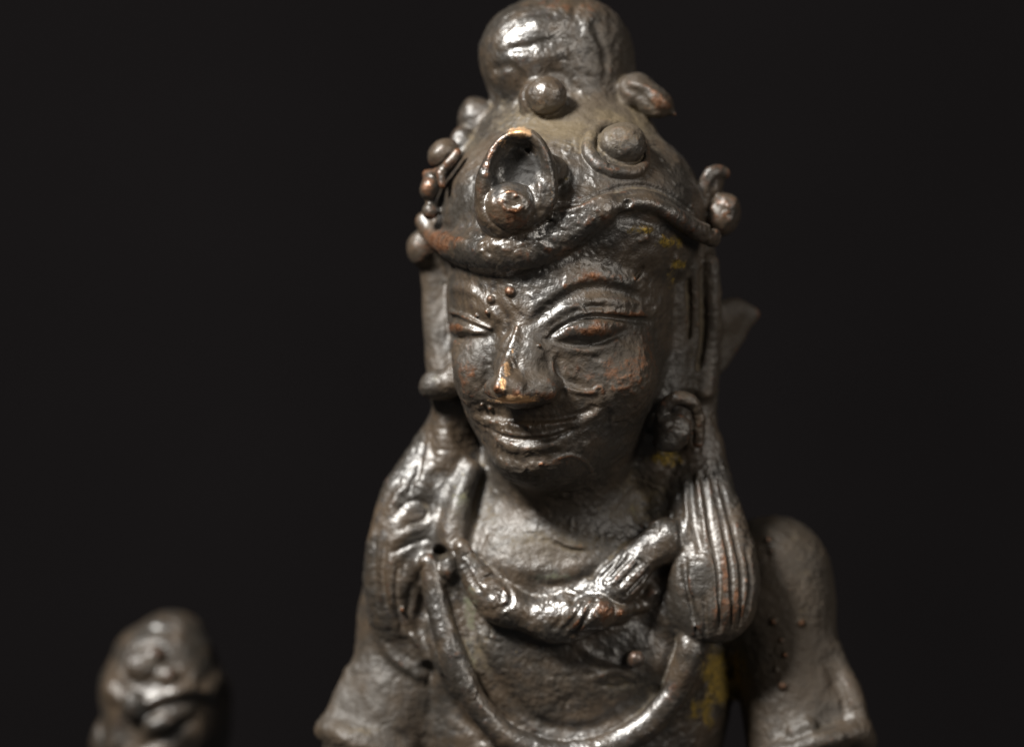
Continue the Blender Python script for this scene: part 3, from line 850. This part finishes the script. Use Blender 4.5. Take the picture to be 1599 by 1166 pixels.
s2.ell(Q2(250, 984, -22), (24, 26, 20), k=8)
s2.part('headdress_band')
s2.tube(s2.on([(168, 1078), (195, 1094), (228, 1098), (258, 1090), (290, 1078), (330, 1082)], -3), [7, 9, 12, 12, 10, 7], k=14)
s2.part('rosette', None, 'knobbly ornament at the front of the cap')
s2.ell(s2.on([(224, 1042)], 0)[0], (27, 20, 25), k=9)
s2.ell(s2.on([(260, 1056)], 0)[0], (18, 13, 16), k=8)
s2.ell(s2.on([(242, 1022)], 0)[0], (15, 11, 12), k=8)
s2.part('earring', None, 'lump at the left side of the jaw')
s2.ell(Q2(158, 1155, -10), (16, 24, 30), k=14)
s2.part('side_hair')
s2.tube([Q2(340, 1080, 10), Q2(343, 1130, 10), Q2(330, 1200, 20), Q2(325, 1300, 20)], [16, 18, 20, 26], k=24)
s2.cur = B2
s2.relief(s2.on([(235, 1112), (262, 1098), (300, 1092), (330, 1096)]), 14, -9)
s2.tube(s2.on([(192, 1112), (186, 1135), (180, 1160)], -2), [8, 10, 12], k=12)
s2.ell(s2.on([(206, 1100)])[0], (17, 16, 24), k=12)
s2.ell(s2.on([(250, 1128)])[0], (26, 14, 13), rotm(0, 0, -20), k=12)
s2.relief(s2.on([(310, 1112), (268, 1146), (218, 1168)]), 12, -6)
s2.relief(s2.on([(330, 1050), (310, 1075), (325, 1100)]), 10, -4)
s2.relief(s2.on([(176, 1056), (192, 1076)]), 12, -5)
ST2 = {'wear': [(165, 1110, 14, 30, .5), (240, 968, 30, 10, .3)], 'gold': [(166, 1112, 6, 14, .5)], 'dust': [(310, 1022, 45, 16, .6), (290, 1060, 60, 40, .3), (200, 1020, 50, 25, .4)],
       'matte': [(300, 1080, 70, 80, .7)]}
bx2 = world((-580, 540, ZC))
build('small_bronze_head', s2, max(VOX, 3.0), ZC, {'label': 'small blurred bronze head with round topknot, low at the left of the photograph', 'category': 'statuette'}, M, bx2, ST2)

# ================================================================== BACKDROP: hanging black cloth
def backdrop():
    bm = bpy.data.meshes.new('backdrop')
    nx, nz_ = 80, 60; W2, H2 = 12000, 9000; y = 5200
    v = []
    for j in range(nz_ + 1):
        for i in range(nx + 1):
            a = (i / nx - .5) * W2; b = (j / nz_ - .5) * H2
            v.append(tuple(world((a, y + 90 * math.sin(a / 620 + math.sin(b / 2100)) + 50 * math.sin(a / 260 + 1.3), b))))
    f = [(j * (nx + 1) + i, j * (nx + 1) + i + 1, (j + 1) * (nx + 1) + i + 1, (j + 1) * (nx + 1) + i) for j in range(nz_) for i in range(nx)]
    bm.from_pydata(v, [], f)
    for p in bm.polygons: p.use_smooth = True
    o = bpy.data.objects.new('backdrop', bm); C.objects.link(o); o['kind'] = 'structure'
    m = bpy.data.materials.new('black_cloth'); m.use_nodes = True
    b = m.node_tree.nodes['Principled BSDF']
    n = m.node_tree.nodes.new('ShaderNodeTexNoise'); n.inputs['Scale'].default_value = 9
    r = m.node_tree.nodes.new('ShaderNodeValToRGB')
    r.color_ramp.elements[0].color = (0.0084, 0.0076, 0.0081, 1); r.color_ramp.elements[1].color = (0.0110, 0.0100, 0.0107, 1)
    m.node_tree.links.new(n.outputs['Fac'], r.inputs[0]); m.node_tree.links.new(r.outputs[0], b.inputs['Base Color'])
    b.inputs['Roughness'].default_value = 1; b.inputs['Specular IOR Level'].default_value = .0
    bm.materials.append(m)
backdrop()
print('script', round(time.time() - T0, 1))
